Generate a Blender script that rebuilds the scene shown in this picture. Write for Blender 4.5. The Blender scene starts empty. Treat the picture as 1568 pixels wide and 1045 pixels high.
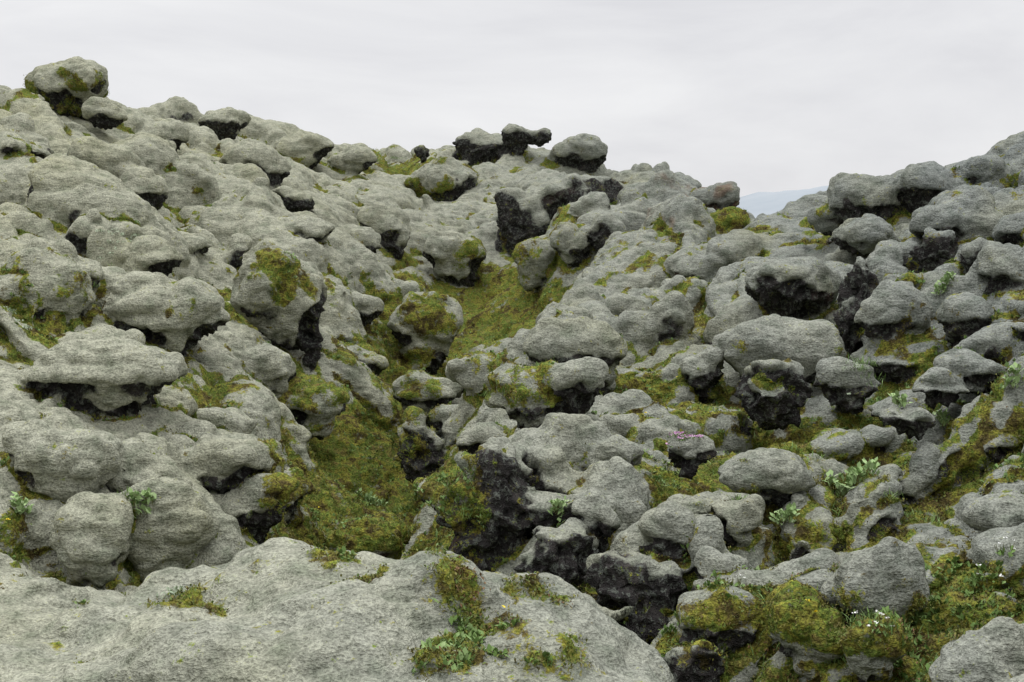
import bpy, math, numpy as np, time, bmesh
rng=np.random.default_rng(7)
F=2154.0; PITCH=math.atan(142.5/F)
cp,sp=math.cos(PITCH),math.sin(PITCH)
def ray(px,py):
    a=(px-784)/F; b=(522.5-py)/F
    return np.array([a, cp+b*sp, -sp+b*cp])
def W(px,py,d):
    r=ray(px,py); return r/r[1]*d
# ---------------------------------------------------------------- noise
perm=rng.permutation(256).astype(np.int32); perm=np.concatenate([perm,perm,perm])
G=rng.normal(size=(256,3)).astype(np.float32); G/=np.linalg.norm(G,axis=1,keepdims=True); G*=1.6
def perlin(x,y,z):
    x=np.asarray(x,np.float32);y=np.asarray(y,np.float32);z=np.asarray(z,np.float32)+np.zeros_like(x)
    ix=np.floor(x);iy=np.floor(y);iz=np.floor(z)
    fx=x-ix;fy=y-iy;fz=z-iz
    ix=ix.astype(np.int32)&255;iy=iy.astype(np.int32)&255;iz=iz.astype(np.int32)&255
    u=fx*fx*fx*(fx*(fx*6-15)+10);v=fy*fy*fy*(fy*(fy*6-15)+10);w=fz*fz*fz*(fz*(fz*6-15)+10)
    def g(a,b,c):
        h=perm[perm[perm[(ix+a)&255]+((iy+b)&255)]+((iz+c)&255)]
        q=G[h]
        return q[...,0]*(fx-a)+q[...,1]*(fy-b)+q[...,2]*(fz-c)
    def L(a,b,t): return a+(b-a)*t
    return L(L(L(g(0,0,0),g(1,0,0),u),L(g(0,1,0),g(1,1,0),u),v),L(L(g(0,0,1),g(1,0,1),u),L(g(0,1,1),g(1,1,1),u),v),w)
def ss(a,b,x):
    t=np.clip((x-a)/(b-a),0,1); return t*t*(3-2*t)
JX=rng.random(65536).astype(np.float32);JY=rng.random(65536).astype(np.float32);JR=rng.random(65536).astype(np.float32)
def worley(x,y,seed):
    ix=np.floor(x).astype(np.int32);iy=np.floor(y).astype(np.int32)
    f1=np.full(x.shape,9e9,np.float32);f2=f1.copy()
    c1x=np.zeros_like(f1);c1y=c1x.copy();c2x=c1x.copy();c2y=c1x.copy();id1=np.zeros(x.shape,np.int32)
    for a in (-1,0,1):
        for b in (-1,0,1):
            h=((ix+a)*7919+(iy+b)*104729+seed*3571)&65535
            cx=ix+a+0.1+0.8*JX[h];cy=iy+b+0.1+0.8*JY[h]
            d=(cx-x)**2+(cy-y)**2
            m=d<f1; m2=(~m)&(d<f2)
            f2=np.where(m,f1,np.where(m2,d,f2));c2x=np.where(m,c1x,np.where(m2,cx,c2x));c2y=np.where(m,c1y,np.where(m2,cy,c2y))
            f1=np.where(m,d,f1);c1x=np.where(m,cx,c1x);c1y=np.where(m,cy,c1y);id1=np.where(m,h,id1)
    sep=np.sqrt((c2x-c1x)**2+(c2y-c1y)**2)+1e-6
    b=(f2-f1)/(2*sep)
    return b,c1x,c1y,JR[id1]
# ---------------------------------------------------------------- base relief
C=[(0,1045,4.6),(0,960,5.6),(250,1045,4.4),(250,900,5.8),(450,1045,4.3),(450,875,6.0),(700,1045,4.2),(700,905,5.4),(850,1045,4.4),(840,925,5.3),(960,1045,4.5),
(640,885,8.8),(600,800,10.4),(560,710,12),(640,620,14.5),(705,540,17),(735,465,19),(780,410,20.8),(760,355,22.5),(640,310,25),(600,262,28.5),
(0,900,6.7),(200,880,7.0),(100,820,7.2),(0,700,7.6),(200,700,8),(360,760,8.3),(400,690,9),(0,560,9),(200,560,10),(400,590,11),(100,450,11.5),(300,450,13),(500,510,13.5),
(0,330,13),(200,330,15.5),(400,380,16),(550,410,17),(0,225,16.5),(200,240,19),(400,270,21),(500,310,21.5),(0,155,19),(150,175,21),(300,200,24),(470,214,27),(580,238,30),
(850,275,25),(790,225,30),(880,235,28),(950,285,26),(1050,320,23),(1120,345,20),(1165,395,17.5),
(850,340,20),(950,350,19),(900,410,17.5),(1050,385,17),(870,520,10.6),(900,455,15.5),(1000,460,13.5),(850,600,9.2),(780,680,8.4),(900,720,8.2),(800,860,7.4),(1000,620,10),(1100,460,12.5),(1100,570,10.5),
(1000,810,7.3),(1100,960,6.2),(1350,1010,5.4),(1568,1045,4.6),(1500,860,6.1),(1300,860,6.6),(1200,720,8),(1450,710,7.6),(1550,610,8.2),(1300,620,9.3),(1500,490,9.8),(1250,475,11.3),
(1200,415,14),(1400,385,12.5),(1550,345,12),(1310,318,15),(1400,276,15.5),(1480,262,15.5),(1568,268,15),(1235,380,14.8)]
P=[W(*c) for c in C]
for px,d,z in [(300,6.4,-1.70),(450,6.9,-1.95),(620,7.2,-2.05),(800,6.5,-2.0),(960,5.8,-1.95),(1080,5.0,-1.80),(1180,4.4,-1.68),(784,2.8,-1.42),(300,2.8,-1.45),(1300,3.2,-1.5),
    (0,26,2.1),(300,32,1.9),(600,38,1.9),(800,38,1.4),(950,34,.3),(1100,29,-.8),(1200,22,-1.4),(1300,22,-.5),(1500,23,.2),(1250,30,-2.0),(880,12.5,-.95),(930,11.5,-1.0),(-500,14,.8),(-500,7,-1.0),(-500,24,2.5),(2100,8,-.6),(2100,14,.7),(2100,22,.4)]:
    P.append(np.array([(px-784)/F*d,d,z]))
for x,y,z in [(0,0,-1.62),(-3,0,-1.6),(3,0,-1.55),(0,-5,-1.6),(6,-3,-1.3),(-6,-3,-1.3),(0,-12,-1.5),(-14,0,.5),(14,0,0),(12,-14,-1),(-12,-14,-1)]:
    P.append(np.array([x,y,z],float))
P=np.array(P)
def kern(r2): return 0.5*r2*np.log(r2+1e-6)
def tps_fit(P,lam=0.02):
    n=len(P);A=np.zeros((n+3,n+3));r2=((P[:,None,:2]-P[None,:,:2])**2).sum(-1)
    A[:n,:n]=kern(r2)+lam*np.eye(n);A[:n,n]=1;A[:n,n+1:]=P[:,:2];A[n,:n]=1;A[n+1:,:n]=P[:,:2].T
    return np.linalg.solve(A,np.concatenate([P[:,2],[0,0,0]]))
TW=tps_fit(P).astype(np.float64)
def base(x,y):
    x=np.asarray(x,np.float64).ravel();y=np.asarray(y,np.float64).ravel()
    out=np.empty(x.size)
    n=len(P)
    for s in range(0,x.size,100000):
        X=np.clip(x[s:s+100000],-22,22);Y=np.clip(y[s:s+100000],-16,46)
        r2=(X[:,None]-P[None,:,0])**2+(Y[:,None]-P[None,:,1])**2
        out[s:s+100000]=kern(r2.astype(np.float32))@TW[:n]+TW[n]+TW[n+1]*X+TW[n+2]*Y
    r=np.hypot(x,y)
    t=ss(34,80,r)
    return out*(1-t)+(-4.0)*t
def hit(px,py,fn=base):
    r=ray(px,py);r=r/r[1]
    t=np.geomspace(3.2,40,700)
    z=fn(r[0]*t,t)
    below=np.nonzero(z>r[2]*t)[0]
    i=below[0] if len(below) else int(np.argmin(r[2]*t-z))
    return t[i]
def blobs(L):
    o=[]
    for px,py,rx,ry,s in L:
        d=hit(px,py);o.append(((px-784)/F*d,d,rx*d/F,max(rx*d/F, abs(hit(px,py-ry)-hit(px,py+ry))/2),s))
    return o
GULLY=[(560,700,85,110,1.0),(590,800,110,60,1.0),(500,770,70,50,1.),(620,620,60,50,1.),(660,560,60,40,1.),(700,500,60,40,1.),(720,440,90,40,1.),(780,470,80,40,1.),(780,420,60,30,1.),(640,860,90,30,1.),(470,560,70,40,.9),(500,640,60,40,1.),(440,850,60,40,1.),(600,245,60,25,1.),(590,560,50,30,.8),(640,440,50,25,.8)]
GU=blobs(GULLY)
GB=GU+blobs([(990,440,70,40,.9),(1010,560,90,50,1.),(1060,620,80,40,1.),(850,430,60,30,.9),
 (1290,690,160,50,.95),(1480,640,110,60,.95),(1060,760,70,30,1.),(1250,800,100,50,.95),(1450,780,140,60,.95),(1480,920,120,60,1.),(1200,990,110,60,1.),(300,550,60,30,.8),
 (40,880,70,50,.9),(230,850,60,30,.8),(60,520,60,30,.9),(1270,330,50,20,1.),(1380,380,60,20,.9),(330,420,40,20,.9),(600,400,60,30,.7),(1300,1020,120,40,1.),(750,560,40,30,.8),
 (1150,650,100,40,.95),(1400,880,80,50,.95),(940,640,50,30,.95),(170,470,40,20,.7),(260,640,50,20,.6),(130,650,50,16,.7),(1440,520,80,30,.8),(1100,480,50,30,.7),(1540,480,60,30,.8),(400,500,40,25,.7),(80,300,40,20,.6),(500,270,40,16,.7)])
NS=blobs([(60,930,90,9,.9),(180,915,90,8,1.),(330,905,90,8,.9),(480,890,60,9,1.),(545,925,45,12,1.),(640,960,50,12,.9),(700,900,50,7,.9),(800,915,60,8,.9),(860,960,30,30,.8),(820,1010,40,14,.7),(300,915,50,8,.8)])
RB=blobs([(1080,345,50,22,1.),(1010,375,40,16,.6),(1130,330,30,16,.7)])
SB=blobs([(60,600,170,90,.45),(330,700,110,50,.25),(1190,380,60,50,.4),(1350,320,60,40,.4)])
# measured boulders: bearing/height, apparent size, kind
H=[(100,124,116,70,'h'),(380,246,112,76,'m'),(445,305,70,46,'r'),(335,184,92,34,'h'),(160,250,125,84,'m'),(38,245,72,62,'h'),(160,172,70,40,'m'),(245,208,85,48,'m'),(215,285,80,60,'m'),(20,200,50,50,'h'),
(425,440,135,120,'m'),(478,475,50,95,'r'),(362,382,42,46,'h'),(250,470,190,110,'m'),(90,405,115,84,'m'),(130,350,76,60,'h'),(650,490,122,92,'m'),(695,380,98,58,'m'),(590,340,92,62,'m'),(545,368,84,52,'m'),
(675,272,114,62,'h'),(735,222,84,44,'r'),(790,205,60,34,'r'),(825,208,44,28,'r'),(646,232,30,24,'r'),(465,222,90,44,'m'),(540,240,80,44,'m'),(800,330,100,90,'r'),(835,284,110,50,'m'),(850,300,88,44,'m'),(905,312,64,44,'m'),(875,368,64,56,'m'),(820,385,74,54,'m'),(930,352,60,54,'m'),
(890,230,100,52,'m'),(1095,300,84,48,'m'),(1080,347,100,44,'u'),(1020,335,80,54,'m'),(960,278,70,40,'h'),(1040,280,70,34,'m'),(1216,432,145,84,'m'),(1195,526,188,86,'m'),(1185,595,130,90,'r'),(1312,448,84,112,'r'),(1372,474,112,94,'m'),
(1478,332,154,96,'m'),(1430,380,80,60,'r'),(1545,405,84,84,'m'),(1500,388,60,60,'r'),(1345,302,130,76,'m'),(1425,277,130,66,'m'),(1500,262,100,50,'m'),(1545,245,24,18,'r'),(1280,330,80,34,'o'),(1335,357,114,56,'m'),(1300,577,98,58,'m'),(1390,430,60,30,'o'),
(880,525,194,84,'m'),(865,585,140,66,'m'),(655,596,112,54,'m'),(742,583,64,54,'m'),(820,605,146,84,'o'),(650,682,84,108,'r'),(748,765,170,180,'r'),(742,672,92,46,'m'),(905,785,114,96,'h'),(830,732,104,84,'h'),(855,855,130,100,'r'),(690,640,70,40,'h'),
(1175,722,145,70,'m'),(1130,792,94,64,'h'),(1025,830,100,116,'m'),(1115,872,104,72,'h'),(945,892,94,78,'m'),(1345,885,165,135,'m'),(1515,1010,170,130,'m'),(1235,960,100,90,'o'),(1100,945,150,80,'o'),(1060,1015,110,84,'r'),(1340,985,110,70,'o'),(1540,790,110,66,'m'),(930,700,104,64,'m'),(1060,690,80,50,'h'),
(480,612,116,64,'m'),(410,558,94,64,'m'),(560,825,130,60,'o'),(385,770,104,78,'h'),(130,815,160,116,'m'),(345,705,200,100,'m'),(240,790,180,120,'m'),(85,695,190,100,'m'),(150,560,260,90,'m'),(560,470,60,40,'m'),(1440,590,90,50,'m'),(1500,560,100,50,'m'),(1390,640,80,40,'h'),(1480,480,90,60,'m'),(1080,560,70,60,'m'),(960,475,70,50,'m')]
SEPARATE={(100,124),(1195,526),(1345,885),(1515,1010),(675,272),(1175,722)}
HD=[]
for (px,py,w,h,st) in H:
    d=hit(px,min(py+h*.42,1040))
    if py<215: d=min(d,hit(px,py+h*.5+14))
    c=W(px,py,d);HD.append((c[0],d,c[2],w*d/F/2,h*d/F/2))
def hfield(x,y):
    o=np.zeros(x.shape,np.float32)
    for (cx,cy,cz,hw,hh) in HD:
        yy=cy-.15*hw
        m=np.nonzero((np.abs(x-cx)<2.6*hw)&(np.abs(y-yy)<2.8*hw))[0]
        if len(m)==0: continue
        v=np.exp(-((((x[m]-cx)/(hw*1.1))**2+((y[m]-yy)/(hw*1.3))**2))**2)
        o[m]=np.maximum(o[m],v)
    return o
def field(B,x,y):
    o=np.zeros(x.shape,np.float32)
    for cx,cy,rx,ry,s in B: o=np.maximum(o,s*np.exp(-0.5*(((x-cx)/rx)**2+((y-cy)/ry)**2)**1.5))
    return o
def nearrock(x,y):
    xb=.62-.24*(y-4.6)
    return ss(xb+.32,xb,x)*ss(6.75,6.25,y+.15*np.sin(x*2.3))
def relief(x,y,full=False):
    x=np.asarray(x,np.float32).ravel();y=np.asarray(y,np.float32).ravel()
    b0=base(x,y).astype(np.float32).reshape(x.shape)
    r=np.hypot(x,y);fade=1-ss(36,70,r)
    nr_=nearrock(x,y).astype(np.float32)
    sm=np.maximum(field(SB,x,y),nr_);g=field(GB,x,y);gu=field(GU,x,y);hf=hfield(x,y)
    xg=np.interp(y,[0,8.8,12,14.5,17,20,25,40],[-.4,-.5,-1.2,-1.0,-.6,0,-1.7,-3]).astype(np.float32)
    wx=perlin(x*.8,y*.8,3.3)*.5+perlin(x*2.1,y*2.1,7.7)*.15;wy=perlin(x*.8,y*.8,13.3)*.5+perlin(x*2.1,y*2.1,17.7)*.15
    X=x+wx;Y=y+wy
    left=x<xg
    ca=np.where(left,.80,.55).astype(np.float32);sa=np.where(left,-.60,.835).astype(np.float32)
    U=X*ca+Y*sa;V=-X*sa+Y*ca            # U runs down the slope of each bank
    H=np.zeros_like(x);DX=H.copy();DY=H.copy();low=H.copy()
    for k,(s,A,R,w,an) in enumerate([(1.40,.52,.44,.02,1.9),(.68,.32,.44,.02,1.5),(.30,.10,.45,.02,1.1)]):
        qa=U/(s*an);qb=V/s
        b,cx,cy,rr=worley(qa,qb,k+1)
        ww=w+.05*ss(-.1,.5,perlin(x*.7,y*.7,30.+k))+.08*g
        bb=np.clip((b-ww)/R,0,1)
        dome=np.sqrt(np.clip(1-(1-bb)**2,0,1))
        amp=A*(.2+1.1*rr)*(1-sm)*(1-[.40,.30,.1][k]*hf)*(1-[.3,.2,0][k]*g)*(1-[.6,.4,.1][k]*gu)
        if k==2: amp=amp*(.2+.8*ss(-.2,.4,perlin(x*.8,y*.8,55.)))
        if k==1: amp=amp*(.25+.75*ss(-.3,.3,perlin(x*.6,y*.6,65.)))
        H+=amp*dome
        if k<2:
            kk=.40*(1-sm)*(1-.7*gu)*s*R*dome*(1-bb)
            vu=(qa-cx)*s*an;vv=(qb-cy)*s;vx=vu*ca-vv*sa;vy=vu*sa+vv*ca;vl=np.hypot(vx,vy)+1e-4
            DX+=kk*vx/vl;DY+=kk*vy/vl
        low=np.maximum(low,(1-ss(0,.35,bb))*([.9,1.,.5][k]))
    H=H-.37*(1-sm)
    H+=.09*perlin(x*.5,y*.5,80.)+ .06*perlin(x*1.5,y*1.5,81.)
    H+=nr_*(.14*perlin(x*1.3,y*1.3,5.)+.28*np.minimum(np.abs(perlin(x*.95+4,y*1.2,6.)),.4)+.05*perlin(x*3.1,y*3.1,7.)+.07*np.abs(perlin(x*2.4,y*3.,8.))-.08)
    H+=(sm-nr_)*(.20*np.abs(perlin(x*1.15+4,y*1.15,6.))+.07*np.abs(perlin(x*3.,y*3.,8.))-.05)
    H-=(.08*g+.02*hf+.14*gu)*(1-nr_)
    z=b0+H*fade
    if full: return z,DX*fade,DY*fade,low*(1-sm),g,sm,gu
    return z
def make_mesh(name,V,faces,mask,smooth=True):
    me=bpy.data.meshes.new(name)
    k=faces.shape[1];nf_=len(faces)
    me.vertices.add(len(V));me.vertices.foreach_set('co',V.astype(np.float32).ravel())
    me.loops.add(nf_*k);me.loops.foreach_set('vertex_index',faces.astype(np.int32).ravel())
    me.polygons.add(nf_);me.polygons.foreach_set('loop_start',np.arange(0,nf_*k,k,dtype=np.int32))
    me.polygons.foreach_set('loop_total',np.full(nf_,k,np.int32))
    me.polygons.foreach_set('use_smooth',np.full(nf_,smooth))
    me.update(calc_edges=True)
    if mask is not None: set_mask(me,mask)
    return me
def set_mask(me,mask):
    a=me.attributes.new('mask','FLOAT_COLOR','POINT')
    m=np.ones((len(mask),4),np.float32);m[:,:3]=mask;a.data.foreach_set('color',m.ravel())
def link(ob): bpy.context.scene.collection.objects.link(ob);return ob
# ---------------------------------------------------------------- surrounding ground sheet (coarse, to the horizon)
TL=.50
th=np.concatenate([np.linspace(-math.pi,-.95,60,endpoint=False),np.linspace(-.95,.95,380,endpoint=False),np.linspace(.95,math.pi,60,endpoint=False)])
rr=np.concatenate([np.geomspace(.5,36,330,endpoint=False),np.geomspace(36,5000,90)])
TH,RR=np.meshgrid(th,rr);X=(np.sin(TH)*RR);Y=(np.cos(TH)*RR);sh=X.shape
z=relief(X,Y).reshape(sh)
inside=ss(TL+.0,TL-.04,np.abs(TH))*ss(3.25,3.6,RR)*ss(33,30,RR)
z=z-inside*.7
I=np.arange(X.size).reshape(sh)
Q=np.stack([I[:-1,:],I[1:,:],np.roll(I,-1,1)[1:,:],np.roll(I,-1,1)[:-1,:]],-1).reshape(-1,4)
SV0=np.stack([X,Y,z],-1).reshape(-1,3)
gn=perlin(SV0[:,0]*1.1,SV0[:,1]*1.1,SV0[:,2])
me=make_mesh('ground',SV0,Q,np.stack([gn*0,ss(.1,.5,gn)*.7,gn*0],-1))
if me.polygons[len(Q)//2].normal.z<0: me.flip_normals()
sheet=link(bpy.data.objects.new('ground',me))
# ---------------------------------------------------------------- boulder shapes
ICO={}
def ico(l):
    if l not in ICO:
        bm=bmesh.new();bmesh.ops.create_icosphere(bm,subdivisions=l,radius=1)
        V=np.array([v.co[:] for v in bm.verts],np.float32);Fc=np.array([[v.index for v in f.verts] for f in bm.faces],np.int32);bm.free()
        V/=np.linalg.norm(V,axis=1,keepdims=True);ICO[l]=(V,Fc)
    return ICO[l]
def boulder(seed,sx,sy,sz,style,lvl,size,gadd=0.):
    V,Fc=ico(lvl);r_=np.random.default_rng(seed);o=r_.random(3)*200
    x,y,zz=V.T
    rough=style in 'ru'
    acc=np.zeros(len(V));K=12.
    nl=r_.integers(5,9)
    for j in range(nl):
        c=r_.normal(size=3)*np.array([.44,.32,.26]);R=r_.uniform(.40,.66)
        if j==0: c=np.zeros(3);R=.64
        cl_=np.linalg.norm(c)
        if cl_>R*.85: c*=R*.85/cl_
        cd=V@c;e=cd+np.sqrt(np.maximum(cd*cd-(c@c)+R*R,0))
        acc+=np.exp(K*e)
    rad=np.log(acc)/K
    wv=V*rad[:,None]
    rad=rad*(1+(.26 if rough else .18)*perlin(wv[:,0]*1.9+o[0],wv[:,1]*1.9+o[1],wv[:,2]*1.9+o[2])+(.18 if rough else .10)*np.abs(perlin(x*3.0+o[1],y*3.0+o[2],zz*3.0+o[0])))
    Pn=V*rad[:,None]
    mx=np.abs(Pn[:,0]).max();Pn[:,0]/=mx;Pn[:,1]/=mx
    up=Pn[:,2].max();Pn[:,2]/=up
    Pn[:,0]-=(Pn[:,0].max()+Pn[:,0].min())/2
    Pn[:,2]=np.where(Pn[:,2]>0,Pn[:,2],Pn[:,2]*1.25)
    under=1-.24*ss(-.02,-.55,Pn[:,2]);Pn[:,0]*=under;Pn[:,1]*=under
    back=np.clip(Pn[:,1],0,None);Pn[:,1]+=back*.9
    zr=Pn[:,2].copy()
    Pn=Pn*np.array([sx,sy,sz],np.float32)
    wx,wy,wz=Pn.T+0
    nA=perlin(wx*1.8/size+o[0],wy*1.8/size+o[1],wz*1.8/size);nB=perlin(wx*9+o[0],wy*9,wz*9);nC=perlin(wx*22+o[1],wy*22,wz*22)
    bias={'m':.60,'r':-.25,'o':.4,'h':.30,'u':-.2}[style]
    rock=ss(.12,-.12,zr+bias+(.8 if style=='m' else .9)*nA+.18*nB)
    gb={'m':-.40,'r':-.22,'o':.35,'h':-.15,'u':-.3}[style]+gadd
    green=ss(-.2,.4,gb+.9*perlin(wx*1.6/size+o[2],wy*1.6/size,wz*1.6/size+40)+.25*nB-.3*np.clip(zr,-1,1)*(style!='o'))*(1-.5*rock)
    rust=np.zeros_like(rock)
    s=min(1,size*1.4)
    ridge=1-np.abs(perlin(wx*5+o[0],wy*5,wz*5))*2.2;ridge2=1-np.abs(perlin(wx*13+o[0],wy*13,wz*13))*2.2
    if lvl>=6:
        disp=(1-rock)*(.03*s+.022*s*perlin(wx*3.5,wy*3.5,wz*5+o[0])+.03*s*np.abs(perlin(wx*4.5,wy*4.5,wz*6+o[1]))+.010*nB+.005*nC)+rock*s*(.085*ridge+.035*ridge2-.09)+green*.018*np.abs(nC)
        Pn=Pn+V*disp[:,None]
    return Pn,Fc,np.stack([rock,green,rust],-1)
# ---------------------------------------------------------------- lava flow solid: fused pillows
def toW(Pw):
    r=np.hypot(Pw[:,0],Pw[:,1]);return np.stack([np.arctan2(Pw[:,0],Pw[:,1]),np.log(r),Pw[:,2]/r],-1)*100
def fromW(Q_):
    Q_=Q_/100;r=np.exp(Q_[:,1]);return np.stack([r*np.sin(Q_[:,0]),r*np.cos(Q_[:,0]),Q_[:,2]*r],-1)
NB,NR=640,1250
tg=np.linspace(-TL,TL,NB);lg=np.linspace(math.log(3.2),math.log(36),NR)
TH,LR=np.meshgrid(tg,lg);RR=np.exp(LR);X=(np.sin(TH)*RR).astype(np.float32);Y=(np.cos(TH)*RR).astype(np.float32);sh=X.shape
z,dx,dy,low,g,sm,gu=[a.reshape(sh) for a in relief(X,Y,True)]
ns=field(NS,X.ravel(),Y.ravel()).reshape(sh);rbg=field(RB,X.ravel(),Y.ravel()).reshape(sh);nrk=nearrock(X,Y)
edge=(ss(TL,TL-.03,np.abs(TH))*ss(math.log(3.2),math.log(3.4),LR)*ss(math.log(36),math.log(34),LR)).astype(np.float32)
top=toW(np.stack([X+dx*edge,Y+dy*edge,z-.4*(1-edge)],-1).reshape(-1,3))
bot=top.copy();bot[:,0]=TH.ravel()*100;bot[:,1]=LR.ravel()*100;bot[:,2]=-80
I=np.arange(NB*NR).reshape(sh)
def quads(I): return np.stack([I[:-1,:-1],I[:-1,1:],I[1:,1:],I[1:,:-1]],-1).reshape(-1,4)
n0=NB*NR
fs=[quads(I),quads(I+n0)[:,::-1]]
ring=np.concatenate([I[0,:-1],I[:-1,-1],I[-1,:0:-1],I[:0:-1,0]])
r2=np.roll(ring,-1);fs.append(np.stack([r2,ring,ring+n0,r2+n0],-1))
VA=[top,bot];FA=[np.concatenate(fs)]
tri=[];off=2*n0
HP=[]
SEPO=[]
for k,(px,py,w,h,st) in enumerate(H):
    cx,d,cz,hw,hh=HD[k]
    gl=float(field(GB,np.array([cx],np.float32),np.array([d],np.float32))[0])
    hz=hh*1.25
    sepf=(px,py) in SEPARATE
    Pn,Fc,M=boulder(100+k,hw*1.06,hw*.85,hz,st,6 if sepf else 5,hw,.15*gl)
    yaw=rng.uniform(-.3,.3);ca,sa=math.cos(yaw),math.sin(yaw)
    R=np.array([[ca,-sa,0],[sa,ca,0],[0,0,1]]);Pn=Pn@R.T
    loc=np.array((cx,d+hw*.15,cz*(1+hw*.15/d)-.25*hz))
    if sepf: SEPO.append((st,Pn,Fc,M,loc))
    else:
        VA.append(toW(Pn+loc));tri.append(Fc+off);off+=len(Pn);HP.append((loc,hw,hz,st))
vars_=[boulder(900+k,.5,.4,.36,'m',4,.5)[:2] for k in range(14)]
n_=600
bx=rng.uniform(-.46,.46,n_);dd=np.exp(rng.uniform(math.log(5.5),math.log(31),n_))
xs=(np.tan(bx)*dd).astype(np.float32);ys=dd.astype(np.float32);zs=relief(xs,ys);s_=field(SB,xs,ys);g_=field(GU,xs,ys);h_=hfield(xs,ys);nn_=nearrock(xs,ys)
for i in range(n_):
    u1=rng.random()
    if s_[i]>.3 or h_[i]>.4 or nn_[i]>.05 or u1<g_[i]*1.5: continue
    sc=np.exp(rng.normal(math.log(.46),.5));sc=min(sc,1.25)*(.6+.4*min(1,ys[i]/12))
    if ys[i]<9 and xs[i]>0: sc*=.7
    if g_[i]>.3: sc*=.7
    Pn,Fc=vars_[rng.integers(14)];a=rng.uniform(-.4,.4)+(-.5 if xs[i]<-.5 else .5);ca,sa=math.cos(a),math.sin(a)
    S=np.array([sc*rng.uniform(.9,2.0),sc*1.1,sc*rng.uniform(.8,1.2)])
    zz_=zs[i]-.15*sc
    Pw=(Pn*S)@np.array([[ca,-sa,0],[sa,ca,0],[0,0,1]]).T+np.array([xs[i],ys[i],zz_])
    st=('mmmmmmmmhro' if xs[i]<-.5 else 'mmmmmmhhrro')[rng.integers(11)]
    VA.append(toW(Pw));tri.append(Fc+off);off+=len(Pw);HP.append((np.array([xs[i],ys[i],zz_]),.5*sc,.33*sc,st))
VA=np.concatenate(VA);Fq=FA[0];Ft=np.concatenate(tri)
me=bpy.data.meshes.new('src')
me.vertices.add(len(VA));me.vertices.foreach_set('co',VA.astype(np.float32).ravel())
lv=np.concatenate([Fq.ravel(),Ft.ravel()]).astype(np.int32);tot=np.concatenate([np.full(len(Fq),4),np.full(len(Ft),3)]).astype(np.int32)
me.loops.add(len(lv));me.loops.foreach_set('vertex_index',lv)
me.polygons.add(len(tot));me.polygons.foreach_set('loop_start',(np.cumsum(tot)-tot).astype(np.int32));me.polygons.foreach_set('loop_total',tot)
me.update(calc_edges=True)
src=link(bpy.data.objects.new('src',me))
VOX=.175
md=src.modifiers.new('r','REMESH');md.mode='VOXEL';md.voxel_size=VOX;md.adaptivity=0
dg=bpy.context.evaluated_depsgraph_get();ev=src.evaluated_get(dg)
rm=bpy.data.meshes.new_from_object(ev);bpy.data.objects.remove(src);bpy.data.meshes.remove(me)
nv=len(rm.vertices);co=np.empty(nv*3,np.float32);rm.vertices.foreach_get('co',co);Qw=co.reshape(-1,3).astype(np.float64)
lvx=np.empty(len(rm.loops),np.int32);rm.loops.foreach_get('vertex_index',lvx)
fq=lvx.reshape(-1,4);bpy.data.meshes.remove(rm)
keep=(Qw[:,2]>-78)&(Qw[:,1]>100*math.log(3.22))&(Qw[:,1]<100*math.log(35.8))&(np.abs(Qw[:,0])<100*TL-.6)
fk=fq[keep[fq].all(1)]
used=np.zeros(nv,bool);used[fk.ravel()]=True;mp_=np.cumsum(used)-1
fq=mp_[fk].astype(np.int32);Qw=Qw[used]
Pv=fromW(Qw).astype(np.float32)
e=np.concatenate([fq[:,[0,1]],fq[:,[1,2]],fq[:,[2,3]],fq[:,[3,0]]])
src_i=e[:,0];dst_i=e[:,1];nV=len(Pv)
deg=np.maximum(np.bincount(src_i,minlength=nV)+np.bincount(dst_i,minlength=nV),1).astype(np.float32)
def avg(A):
    return np.stack([(np.bincount(src_i,A[dst_i,c],nV)+np.bincount(dst_i,A[src_i,c],nV))/deg for c in range(3)],-1).astype(np.float32)
def vnorm(A):
    d1=A[fq[:,2]]-A[fq[:,0]];d2=A[fq[:,3]]-A[fq[:,1]];fn=np.cross(d1,d2)
    N_=np.stack([sum(np.bincount(fq[:,j],fn[:,c],nV) for j in range(4)) for c in range(3)],-1)
    N_/=np.linalg.norm(N_,axis=1,keepdims=True)+1e-12;return N_.astype(np.float32)
fuse=ss(-.30,.35,perlin(Pv[:,0]*.9,Pv[:,1]*.9,Pv[:,2]*.9+33.))
N_=vnorm(Pv)
for it in range(11):
    L_=avg(Pv)-Pv
    if it%4==0: N_=vnorm(Pv)
    c_=(L_*N_).sum(1)
    wgt=np.where(c_>0,.18+.70*fuse,.26)
    Pv=Pv+L_*wgt[:,None]
N_=vnorm(Pv)
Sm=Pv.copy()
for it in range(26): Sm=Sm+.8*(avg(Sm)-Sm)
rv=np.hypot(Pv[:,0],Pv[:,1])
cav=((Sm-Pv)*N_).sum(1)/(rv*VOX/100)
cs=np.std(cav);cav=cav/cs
ti=np.clip(((np.arctan2(Pv[:,0],Pv[:,1])+TL)/(2*TL)*(NB-1)).astype(int),0,NB-1);li=np.clip(((np.log(rv)-lg[0])/(lg[-1]-lg[0])*(NR-1)).astype(int),0,NR-1)
gS=g[li,ti];smS=sm[li,ti];zS=z[li,ti];guS=gu[li,ti];nsS=ns[li,ti];nrS=nrk[li,ti];rbS=rbg[li,ti];lowS=low[li,ti]*ss(.15,.03,Pv[:,2]-zS)
X2,Y2,z2=Pv.T
rb=np.zeros(nV,np.float32);gbias=np.zeros(nV,np.float32);ru=np.zeros(nV,np.float32)
order=np.argsort(Y2);Ys=Y2[order]
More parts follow.
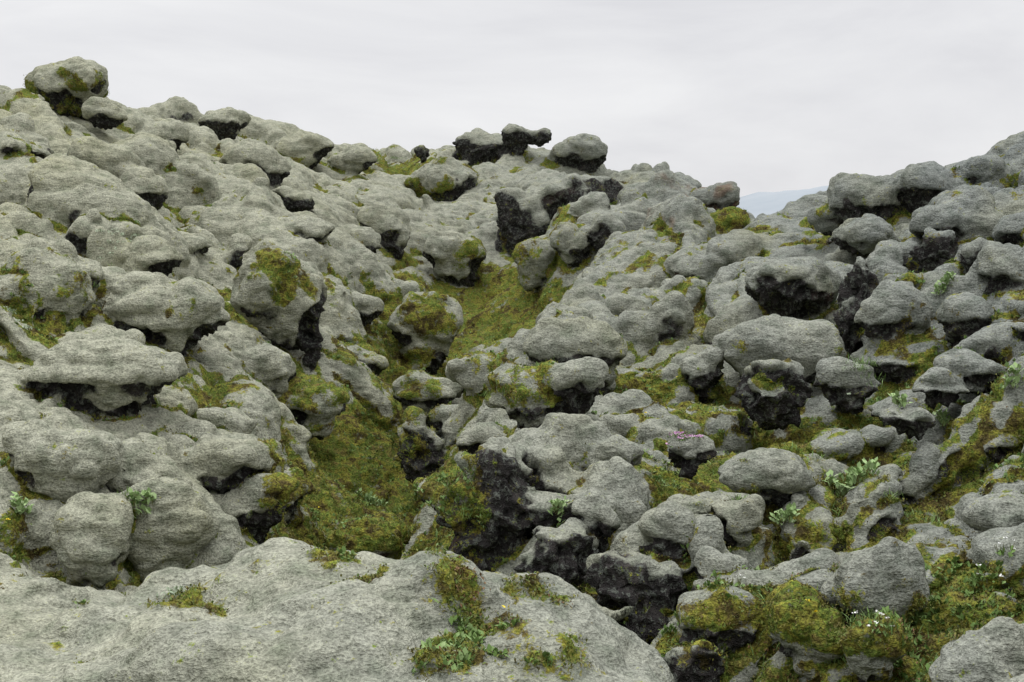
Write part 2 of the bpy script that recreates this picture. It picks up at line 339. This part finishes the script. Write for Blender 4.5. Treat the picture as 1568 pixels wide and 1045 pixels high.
for loc,hw,hz,st in HP:
    if st=='m': continue
    a,b=np.searchsorted(Ys,[loc[1]-hw*1.3,loc[1]+hw*1.6]);ix=order[a:b]
    ix=ix[np.abs(X2[ix]-loc[0])<hw*1.2]
    if len(ix)==0: continue
    q=((X2[ix]-loc[0])/(hw*1.15))**2+((Y2[ix]-loc[1])/(hw*1.4))**2+((z2[ix]-loc[2])/(hz*1.4))**2
    wq=ss(1.1,.85,q)
    if st in 'ru': rb[ix]=np.maximum(rb[ix],wq)
    if st=='u': ru[ix]=np.maximum(ru[ix],wq)
    if st=='h': rb[ix]=np.maximum(rb[ix],.3*wq)
    if st=='o': gbias[ix]=np.maximum(gbias[ix],wq)
nf=perlin(X2*1.1,Y2*1.1,z2*1.1+5);nm=perlin(X2*4,Y2*4,z2*4);nh=perlin(X2*11,Y2*11,z2*11);nk=perlin(X2*1.3,Y2*1.3,z2*1.3+60)
nz=N_[:,2]
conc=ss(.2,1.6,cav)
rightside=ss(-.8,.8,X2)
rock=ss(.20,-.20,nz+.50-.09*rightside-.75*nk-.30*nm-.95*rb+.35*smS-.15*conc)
rock=np.maximum(rock,.75*ss(1.3,3.0,cav+.8*nm))  # tight creases painted dark for contrast, shade put in through the rock mask
rock=rock*(1-.9*nrS)*(1-.5*guS*ss(-.2,.5,nz))
rust=np.clip(np.maximum(.45*ss(.45,.65,perlin(X2*.6,Y2*.6,90.)+.3*nm)*rock,ru*.7*rock)+.85*ss(.35,.85,rbS+.9*nm+.3*nh-.10)*(rbS>.05),0,1)
rightlow=ss(0.,1.2,X2)*ss(13,9,Y2)
gmod=.42+.58*ss(-1.,.6,cav)
green=ss(.28,.82,.62*conc+.42*lowS+(.94*gS+.24*rightlow)*gmod+.46*guS+.60*gbias+.46*nf+.36*nm+.20*nh-.10*ss(0.,-1.5,cav)-.05+.75*nsS*nrS-.24*nrS)*ss(-.55,.05,nz)
green=np.clip(green*(1-.45*rock),0,1)
ridge=1-np.abs(perlin(X2*6,Y2*6,z2*6))*2.2
ridge2=1-np.abs(perlin(X2*14,Y2*14,z2*14+9))*2.2
bil=np.abs(perlin(X2*1.9+.3*nm,Y2*1.9,z2*3.+21));bil2=np.abs(perlin(X2*5.2,Y2*5.2,z2*7.+31));bm_=ss(-.3,.4,perlin(X2*.7,Y2*.7,z2*.7+71))
disp=((1-rock)*(.030*perlin(X2*3,Y2*3,z2*4+2)+.014*nh+(.05+.12*bm_)*(np.minimum(bil,.35)-.15)*(1-.5*smS)+(.02+.045*(1-bm_))*(np.minimum(bil2,.35)-.15)*(1-.3*nrS)+.005*perlin(X2*24,Y2*24,z2*30)) + rock*(.070*ridge+.032*ridge2-.075) + green*(.035*np.abs(nh)+.014*perlin(X2*30,Y2*30,z2*30)))
Pv=Pv+N_*disp[:,None]
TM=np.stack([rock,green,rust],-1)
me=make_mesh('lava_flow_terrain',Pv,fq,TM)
ground=link(bpy.data.objects.new('lava_flow_terrain',me));TV=Pv
# ---------------------------------------------------------------- materials
def ramp(nt,fac,stops,interp='LINEAR'):
    r=nt.nodes.new('ShaderNodeValToRGB');r.color_ramp.interpolation=interp
    e=r.color_ramp.elements
    while len(e)<len(stops): e.new(.5)
    for q,(p,c) in zip(e,stops): q.position=p;q.color=(*c,1) if len(c)==3 else c
    nt.links.new(fac,r.inputs[0]);return r.outputs[0]
def mix(nt,f,a,b,mode='MIX'):
    m=nt.nodes.new('ShaderNodeMix');m.data_type='RGBA';m.blend_type=mode
    for s,v in ((m.inputs[0],f),(m.inputs[6],a),(m.inputs[7],b)):
        if isinstance(v,(int,float)): s.default_value=v
        elif isinstance(v,tuple): s.default_value=(*v,1)
        else: nt.links.new(v,s)
    return m.outputs[2]
def mth(nt,op,a,b=0.0,c=None,clamp=False):
    m=nt.nodes.new('ShaderNodeMath');m.operation=op;m.use_clamp=clamp
    for s,v in zip(m.inputs,(a,b,c)):
        if v is None: continue
        if isinstance(v,(int,float)): s.default_value=v
        else: nt.links.new(v,s)
    return m.outputs[0]
def noise(nt,vec,scale,detail=4,rough=.55,dist=0):
    n_=nt.nodes.new('ShaderNodeTexNoise');n_.inputs['Scale'].default_value=scale;n_.inputs['Detail'].default_value=detail;n_.inputs['Roughness'].default_value=rough;n_.inputs['Distortion'].default_value=dist
    nt.links.new(vec,n_.inputs['Vector']);return n_.outputs[0]
def lava_mat():
    m=bpy.data.materials.new('moss_over_lava');m.use_nodes=True;nt=m.node_tree;L=nt.links
    bs=nt.nodes['Principled BSDF'];bs.inputs['Roughness'].default_value=1.;bs.inputs['Specular IOR Level'].default_value=.05
    geo=nt.nodes.new('ShaderNodeNewGeometry');pos=geo.outputs['Position']
    at=nt.nodes.new('ShaderNodeAttribute');at.attribute_name='mask'
    sep=nt.nodes.new('ShaderNodeSeparateColor');L.new(at.outputs['Color'],sep.inputs[0])
    sx=nt.nodes.new('ShaderNodeSeparateXYZ');L.new(pos,sx.inputs[0])
    st=nt.nodes.new('ShaderNodeMapping');st.inputs['Scale'].default_value=(1,1,2.6);L.new(pos,st.inputs[0]);svec=st.outputs[0]
    n1=noise(nt,pos,.9,2);n2=noise(nt,pos,7,3,.62);n3=noise(nt,pos,75,2,.7);n4=noise(nt,svec,12,3,.65)
    tone=mth(nt,'MULTIPLY_ADD',sx.outputs[0],.12,.42)
    tone=mth(nt,'ADD',tone,mth(nt,'MULTIPLY_ADD',n1,1.3,-.65),clamp=True)
    moss=mix(nt,tone,(.285,.287,.222),(.165,.178,.170))
    moss=mix(nt,mth(nt,'MULTIPLY',ramp(nt,n1,[(.5,(0,0,0)),(.72,(1,1,1))]),.4),moss,(.28,.27,.155))
    moss=mix(nt,1.0,moss,ramp(nt,n2,[(.30,(.68,.72,.68)),(.5,(1,1,1)),(.72,(1.18,1.18,1.18))]),'MULTIPLY')
    moss=mix(nt,1.0,moss,ramp(nt,n4,[(.30,(.68,.69,.68)),(.5,(1,1,1)),(.72,(1.15,1.15,1.14))]),'MULTIPLY')
    moss=mix(nt,1.0,moss,ramp(nt,n3,[(.30,(.54,.54,.52)),(.5,(.98,.98,.98)),(.68,(1.33,1.33,1.31))]),'MULTIPLY')
    moss=mix(nt,mth(nt,'MULTIPLY',sep.outputs[2],.8),moss,ramp(nt,n2,[(.3,(.07,.045,.03)),(.5,(.14,.085,.055)),(.7,(.20,.15,.10))]))
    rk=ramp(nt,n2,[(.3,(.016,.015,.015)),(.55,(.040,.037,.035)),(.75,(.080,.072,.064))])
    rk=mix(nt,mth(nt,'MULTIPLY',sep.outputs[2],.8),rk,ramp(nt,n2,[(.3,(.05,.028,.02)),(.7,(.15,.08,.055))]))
    n6=noise(nt,pos,24,3,.75)
    lich=ramp(nt,n6,[(.51,(0,0,0)),(.60,(1,1,1))])
    rk=mix(nt,mth(nt,'MULTIPLY',lich,.65),rk,(.15,.165,.14))
    gr=ramp(nt,noise(nt,pos,4.5,4,.75),[(.30,(.032,.026,.014)),(.41,(.072,.058,.022)),(.48,(.155,.150,.030)),(.55,(.080,.115,.024)),(.63,(.14,.135,.036)),(.76,(.11,.065,.035))])
    gr=mix(nt,1.0,gr,ramp(nt,n3,[(.3,(.35,.35,.35)),(.5,(1,1,1)),(.7,(1.8,1.8,1.5))]),'MULTIPLY')
    gr=mix(nt,1.0,gr,ramp(nt,n2,[(.3,(.6,.6,.6)),(.5,(1,1,1)),(.7,(1.25,1.25,1.2))]),'MULTIPLY')
    brk=mth(nt,'MULTIPLY_ADD',n3,1.0,-.5);brk2=mth(nt,'MULTIPLY_ADD',n2,1.8,-.9);brk3=mth(nt,'MULTIPLY_ADD',n6,1.8,-.9)
    gm=mth(nt,'ADD',mth(nt,'ADD',mth(nt,'ADD',sep.outputs[1],brk),brk2),brk3)
    gm=ramp(nt,gm,[(.38,(0,0,0)),(.60,(1,1,1))])
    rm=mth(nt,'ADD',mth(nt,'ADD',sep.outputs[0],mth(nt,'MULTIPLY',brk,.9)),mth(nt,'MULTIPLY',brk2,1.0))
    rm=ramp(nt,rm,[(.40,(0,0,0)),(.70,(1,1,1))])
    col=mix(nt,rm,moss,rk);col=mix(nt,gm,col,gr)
    L.new(col,bs.inputs['Base Color'])
    hsum=mth(nt,'ADD',mth(nt,'MULTIPLY',n3,.016),mth(nt,'MULTIPLY',n4,.032))
    hr=mth(nt,'MULTIPLY',n6,mth(nt,'MULTIPLY',sep.outputs[0],.09))
    bp=nt.nodes.new('ShaderNodeBump');bp.inputs['Distance'].default_value=1.0;bp.inputs['Strength'].default_value=.9
    L.new(mth(nt,'ADD',hsum,hr),bp.inputs['Height']);L.new(bp.outputs[0],bs.inputs['Normal'])
    return m
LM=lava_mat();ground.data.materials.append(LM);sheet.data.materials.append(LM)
hv=[];hm=[]
for st,Pn,Fc,M,loc in SEPO:
    me=make_mesh('moss_covered_boulder',Pn,Fc,M);me.materials.append(LM)
    ob=link(bpy.data.objects.new('moss_covered_boulder',me));ob.location=loc;hv.append(Pn+loc);hm.append(M)
hv=np.concatenate(hv);hm=np.concatenate(hm)
# ---------------------------------------------------------------- moss sprigs / small leaves
def leaf_mat(name,stops):
    m=bpy.data.materials.new(name);m.use_nodes=True;nt=m.node_tree
    bs=nt.nodes['Principled BSDF'];bs.inputs['Roughness'].default_value=.7;bs.inputs['Specular IOR Level'].default_value=.2
    at=nt.nodes.new('ShaderNodeAttribute');at.attribute_name='mask';sp_=nt.nodes.new('ShaderNodeSeparateColor');nt.links.new(at.outputs['Color'],sp_.inputs[0])
    nt.links.new(ramp(nt,sp_.outputs[0],stops),bs.inputs['Base Color']);return m
def sprigs(name,base_pts,L0,L1,wd,per,spread,mat,colfn=None,el0=.35,lift=0.,parent=None):
    b=np.repeat(base_pts,per,0);n1=len(b)
    b=b+np.stack([rng.normal(0,spread,n1),rng.normal(0,spread,n1),rng.uniform(0,1,n1)*lift],-1)
    az=rng.uniform(0,6.283,n1);el=rng.uniform(el0,1.4,n1);Ln=rng.uniform(L0,L1,n1)
    dr=np.stack([np.cos(az)*np.cos(el),np.sin(az)*np.cos(el),np.sin(el)],-1)
    sd=np.stack([-np.sin(az),np.cos(az),rng.uniform(-.3,.3,n1)],-1)*(wd*Ln)[:,None]
    b=b-np.array([0,0,.006])
    mid=b+dr*(Ln*.5)[:,None];tip=b+dr*Ln[:,None]-np.array([0,0,1])*(Ln*.15)[:,None]
    V=np.stack([b,mid-sd,tip,mid+sd],1).reshape(-1,3)
    Fc=np.arange(n1*4).reshape(-1,4)
    cc=np.repeat(np.clip((np.repeat(colfn(base_pts),per) if colfn else .5)+rng.normal(0,.15,n1),0,1),4)
    me=make_mesh(name,V,Fc,np.stack([cc,cc,cc],-1),smooth=False);me.materials.append(mat)
    ob=link(bpy.data.objects.new(name,me))
    if parent: ob.parent=parent
    return ob
r_t=np.hypot(TV[:,0],TV[:,1])
cand=np.nonzero((r_t<32)&(TM[:,1]>.5)&(N_[:,2]>.1))[0]
ch=np.nonzero(hm[:,1]>.5)[0]
pts=TV[rng.choice(cand,min(65000,len(cand)),replace=False)]
pts=np.concatenate([pts,hv[rng.choice(ch,min(2500,len(ch)),replace=False)]])
pts=pts+np.array([0,0,.004])
mm=leaf_mat('moss_sprig',[(0,(.045,.036,.018)),(.3,(.085,.075,.022)),(.55,(.155,.15,.032)),(.75,(.09,.14,.030)),(1,(.15,.085,.04))])
def cf(p): return .5+.55*perlin(p[:,0]*2.2,p[:,1]*2.2,p[:,2]*2.2)+.25*perlin(p[:,0]*9,p[:,1]*9,p[:,2]*9)
sprigs('moss_sprigs',pts,.008,.022,.22,6,.018,mm,cf)
lm=leaf_mat('herb_leaf',[(0,(.06,.09,.02)),(.5,(.12,.20,.05)),(1,(.24,.32,.14))])
cl_=cand[perlin(TV[cand,0]*1.3,TV[cand,1]*1.3,11.)>.05]
p2=TV[rng.choice(cl_,5500)];sprigs('low_herbs',p2,.018,.045,.24,9,.012,lm,lambda p:.5+.5*perlin(p[:,0]*1.1,p[:,1]*1.1,0))
cl2=cand[(perlin(TV[cand,0]*1.6,TV[cand,1]*1.6,41.)>.18)&(nrS[cand]<.1)]
p4=TV[rng.choice(cl2,1300)];sprigs('grass_blades',p4,.04,.09,.035,10,.02,lm,lambda p:.45+.4*perlin(p[:,0],p[:,1],5.),el0=.6)
# individual plants, rooted on the surface
AZ=TV[:,0]/TV[:,1];EL=TV[:,2]/TV[:,1]
def spot(px,py):
    r=ray(px,py);r=r/r[1]
    m=np.nonzero((np.abs(AZ-r[0])<.0025)&(np.abs(EL-r[2])<.0025)&(r_t>3.5))[0]
    return TV[m[np.argmin(TV[m,1])]].astype(float) if len(m) else W(px,py,hit(px,py))
pale=leaf_mat('pale_leaf',[(0,(.14,.22,.07)),(.5,(.24,.34,.14)),(1,(.38,.46,.26))])
silver=leaf_mat('silver_leaf',[(0,(.20,.26,.16)),(1,(.40,.45,.34))])
pink=leaf_mat('pink_petal',[(0,(.40,.18,.36)),(1,(.60,.36,.55))])
white=leaf_mat('white_petal',[(0,(.5,.5,.48)),(1,(.75,.75,.72))])
yellow=leaf_mat('yellow_petal',[(0,(.55,.42,.02)),(1,(.8,.65,.05))])
stem=leaf_mat('stem',[(0,(.08,.10,.03)),(1,(.15,.13,.05))])
def plant(name,px,py,rad,kind):
    p=spot(px,py);e_=link(bpy.data.objects.new(name,None))
    n=max(4,int(rad*130))
    if kind=='white': n=max(3,int(rad*70))
    if kind=='pink': n=int(rad*200)
    a=rng.uniform(0,6.28,n);q=rad*np.sqrt(rng.random(n))
    B=p+np.stack([q*np.cos(a),q*np.sin(a)*.6,np.zeros(n)],-1)
    for i in range(n):
        m=np.nonzero((np.abs(TV[:,0]-B[i,0])<.02)&(np.abs(TV[:,1]-B[i,1])<.03)&(np.abs(TV[:,2]-p[2])<.25))[0]
        if len(m): B[i,2]=TV[m,2].max()
    if kind=='leafy':
        sprigs('leaves',B,.03,.06,.28,11,.014,pale,parent=e_,lift=.06);sprigs('stems',B,.05,.08,.04,3,.008,stem,el0=1.1,parent=e_)
    if kind=='silver':
        sprigs('leaves',B,.01,.025,.25,12,.014,silver,parent=e_,lift=.02)
    if kind=='pink':
        sprigs('petals',B+np.array([0,0,.014]),.008,.014,.5,7,.014,pink,parent=e_,el0=.1);sprigs('leaves',B,.01,.02,.25,8,.015,lm,parent=e_)
    if kind=='white':
        S_=B+np.array([0,0,.05])+rng.normal(0,.015,B.shape)
        sprigs('petals',S_,.006,.012,.55,6,.006,white,parent=e_,el0=0.);sprigs('stems',B,.05,.07,.03,2,.003,stem,el0=1.25,parent=e_);sprigs('leaves',B,.02,.04,.25,4,.01,lm,parent=e_)
    if kind=='grass':
        sprigs('blades',B,.04,.10,.03,10,.03,lm,el0=.6,parent=e_)
for a in [('leafy_plant',1300,745,.15,'leafy'),('leafy_plant',1210,795,.06,'leafy'),('leafy_plant',225,850,.08,'leafy'),('leafy_plant',35,795,.05,'leafy'),('leafy_plant',1440,650,.05,'leafy'),('leafy_plant',845,785,.05,'leafy'),('leafy_plant',570,765,.12,'leafy'),('leafy_plant',1375,670,.05,'leafy'),('leafy_plant',1440,450,.07,'leafy'),('leafy_plant',1540,600,.06,'leafy'),
 ('silver_plant',260,912,.05,'silver'),('silver_plant',180,350,.22,'silver'),('silver_plant',30,490,.10,'silver'),('silver_plant',1310,600,.08,'silver'),
 ('pink_flowers',1035,728,.07,'pink'),('pink_flowers',1055,740,.05,'pink'),('white_flowers',1520,880,.10,'white'),('white_flowers',1320,1025,.10,'white'),('white_flowers',1130,895,.04,'white'),
 ('grass_tuft',590,240,.5,'grass'),('grass_tuft',1320,600,.10,'grass')]:
    plant(*a)
p3=TV[rng.choice(cand,150)]+np.array([0,0,.03]);sprigs('yellow_flowers',p3,.008,.015,.6,6,.004,yellow,el0=0.)
# distant hill
hx=np.linspace(-200,2600,160);hy=np.linspace(2600,4200,40);HX,HY=np.meshgrid(hx,hy)
cz=118*ss(100,700,HX)*np.exp(-((HY-3300)/420)**2)*(1.10-.10*ss(500,1300,HX))*1.2+9*perlin(HX/170,HY/170,1.)+4*perlin(HX/50,HY/50,1.)-14
I=np.arange(HX.size).reshape(HX.shape)
me=make_mesh('distant_hill',np.stack([HX,HY,cz],-1).reshape(-1,3),quads(I),np.zeros((HX.size,3)))
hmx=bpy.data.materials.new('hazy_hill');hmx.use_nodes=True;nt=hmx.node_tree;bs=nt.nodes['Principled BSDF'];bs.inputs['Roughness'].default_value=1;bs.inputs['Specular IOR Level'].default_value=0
gg=nt.nodes.new('ShaderNodeNewGeometry');nt.links.new(ramp(nt,noise(nt,gg.outputs['Position'],.006,6),[(.35,(.25,.28,.305)),(.65,(.295,.32,.34))]),bs.inputs['Base Color'])  # distance haze painted into the hill's pale base colour
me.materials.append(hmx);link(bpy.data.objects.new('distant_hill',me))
# ---------------------------------------------------------------- sky & light
w=bpy.data.worlds.new('World');bpy.context.scene.world=w;w.use_nodes=True;nt=w.node_tree
bg=nt.nodes['Background'];bg.inputs[1].default_value=.1
SE,SR=math.radians(62),math.radians(-40)
sk=nt.nodes.new('ShaderNodeTexSky');sk.sky_type='NISHITA';sk.sun_disc=False;sk.sun_elevation=SE;sk.sun_rotation=SR
tc=nt.nodes.new('ShaderNodeTexCoord');mp=nt.nodes.new('ShaderNodeMapping');mp.inputs['Scale'].default_value=(1.4,1.4,5);nt.links.new(tc.outputs['Generated'],mp.inputs[0])
cl=noise(nt,mp.outputs[0],2.6,6,.55,.5)
s3=nt.nodes.new('ShaderNodeSeparateXYZ');nt.links.new(tc.outputs['Generated'],s3.inputs[0])
c1=ramp(nt,cl,[(.3,(7.0,7.0,7.3)),(.5,(8.0,8.0,8.2)),(.7,(8.9,8.9,9.0))])
zen=ramp(nt,s3.outputs[2],[(.0,(1,1,1)),(.2,(1,1,1)),(.65,(2.2,2.2,2.2)),(1,(4.2,4.2,4.2))])
c2=mix(nt,1.0,c1,zen,'MULTIPLY')
nt.links.new(mix(nt,.96,sk.outputs[0],c2),bg.inputs[0])
sl=bpy.data.lights.new('sun','SUN');sl.energy=.75;sl.angle=math.radians(18);sl.color=(1,.98,.95)
so=link(bpy.data.objects.new('sun',sl))
from mathutils import Vector
sd=Vector((math.sin(SR)*math.cos(SE),math.cos(SR)*math.cos(SE),math.sin(SE)))
so.rotation_euler=sd.to_track_quat('Z','Y').to_euler()
cam=bpy.data.cameras.new('camera');cam.sensor_width=36;cam.lens=36*F/1568;cam.clip_end=20000
co=link(bpy.data.objects.new('camera',cam));co.rotation_euler=(math.pi/2-PITCH,0,0);bpy.context.scene.camera=co
sc=bpy.context.scene;sc.view_settings.view_transform='Standard';sc.view_settings.look='None';sc.view_settings.exposure=0
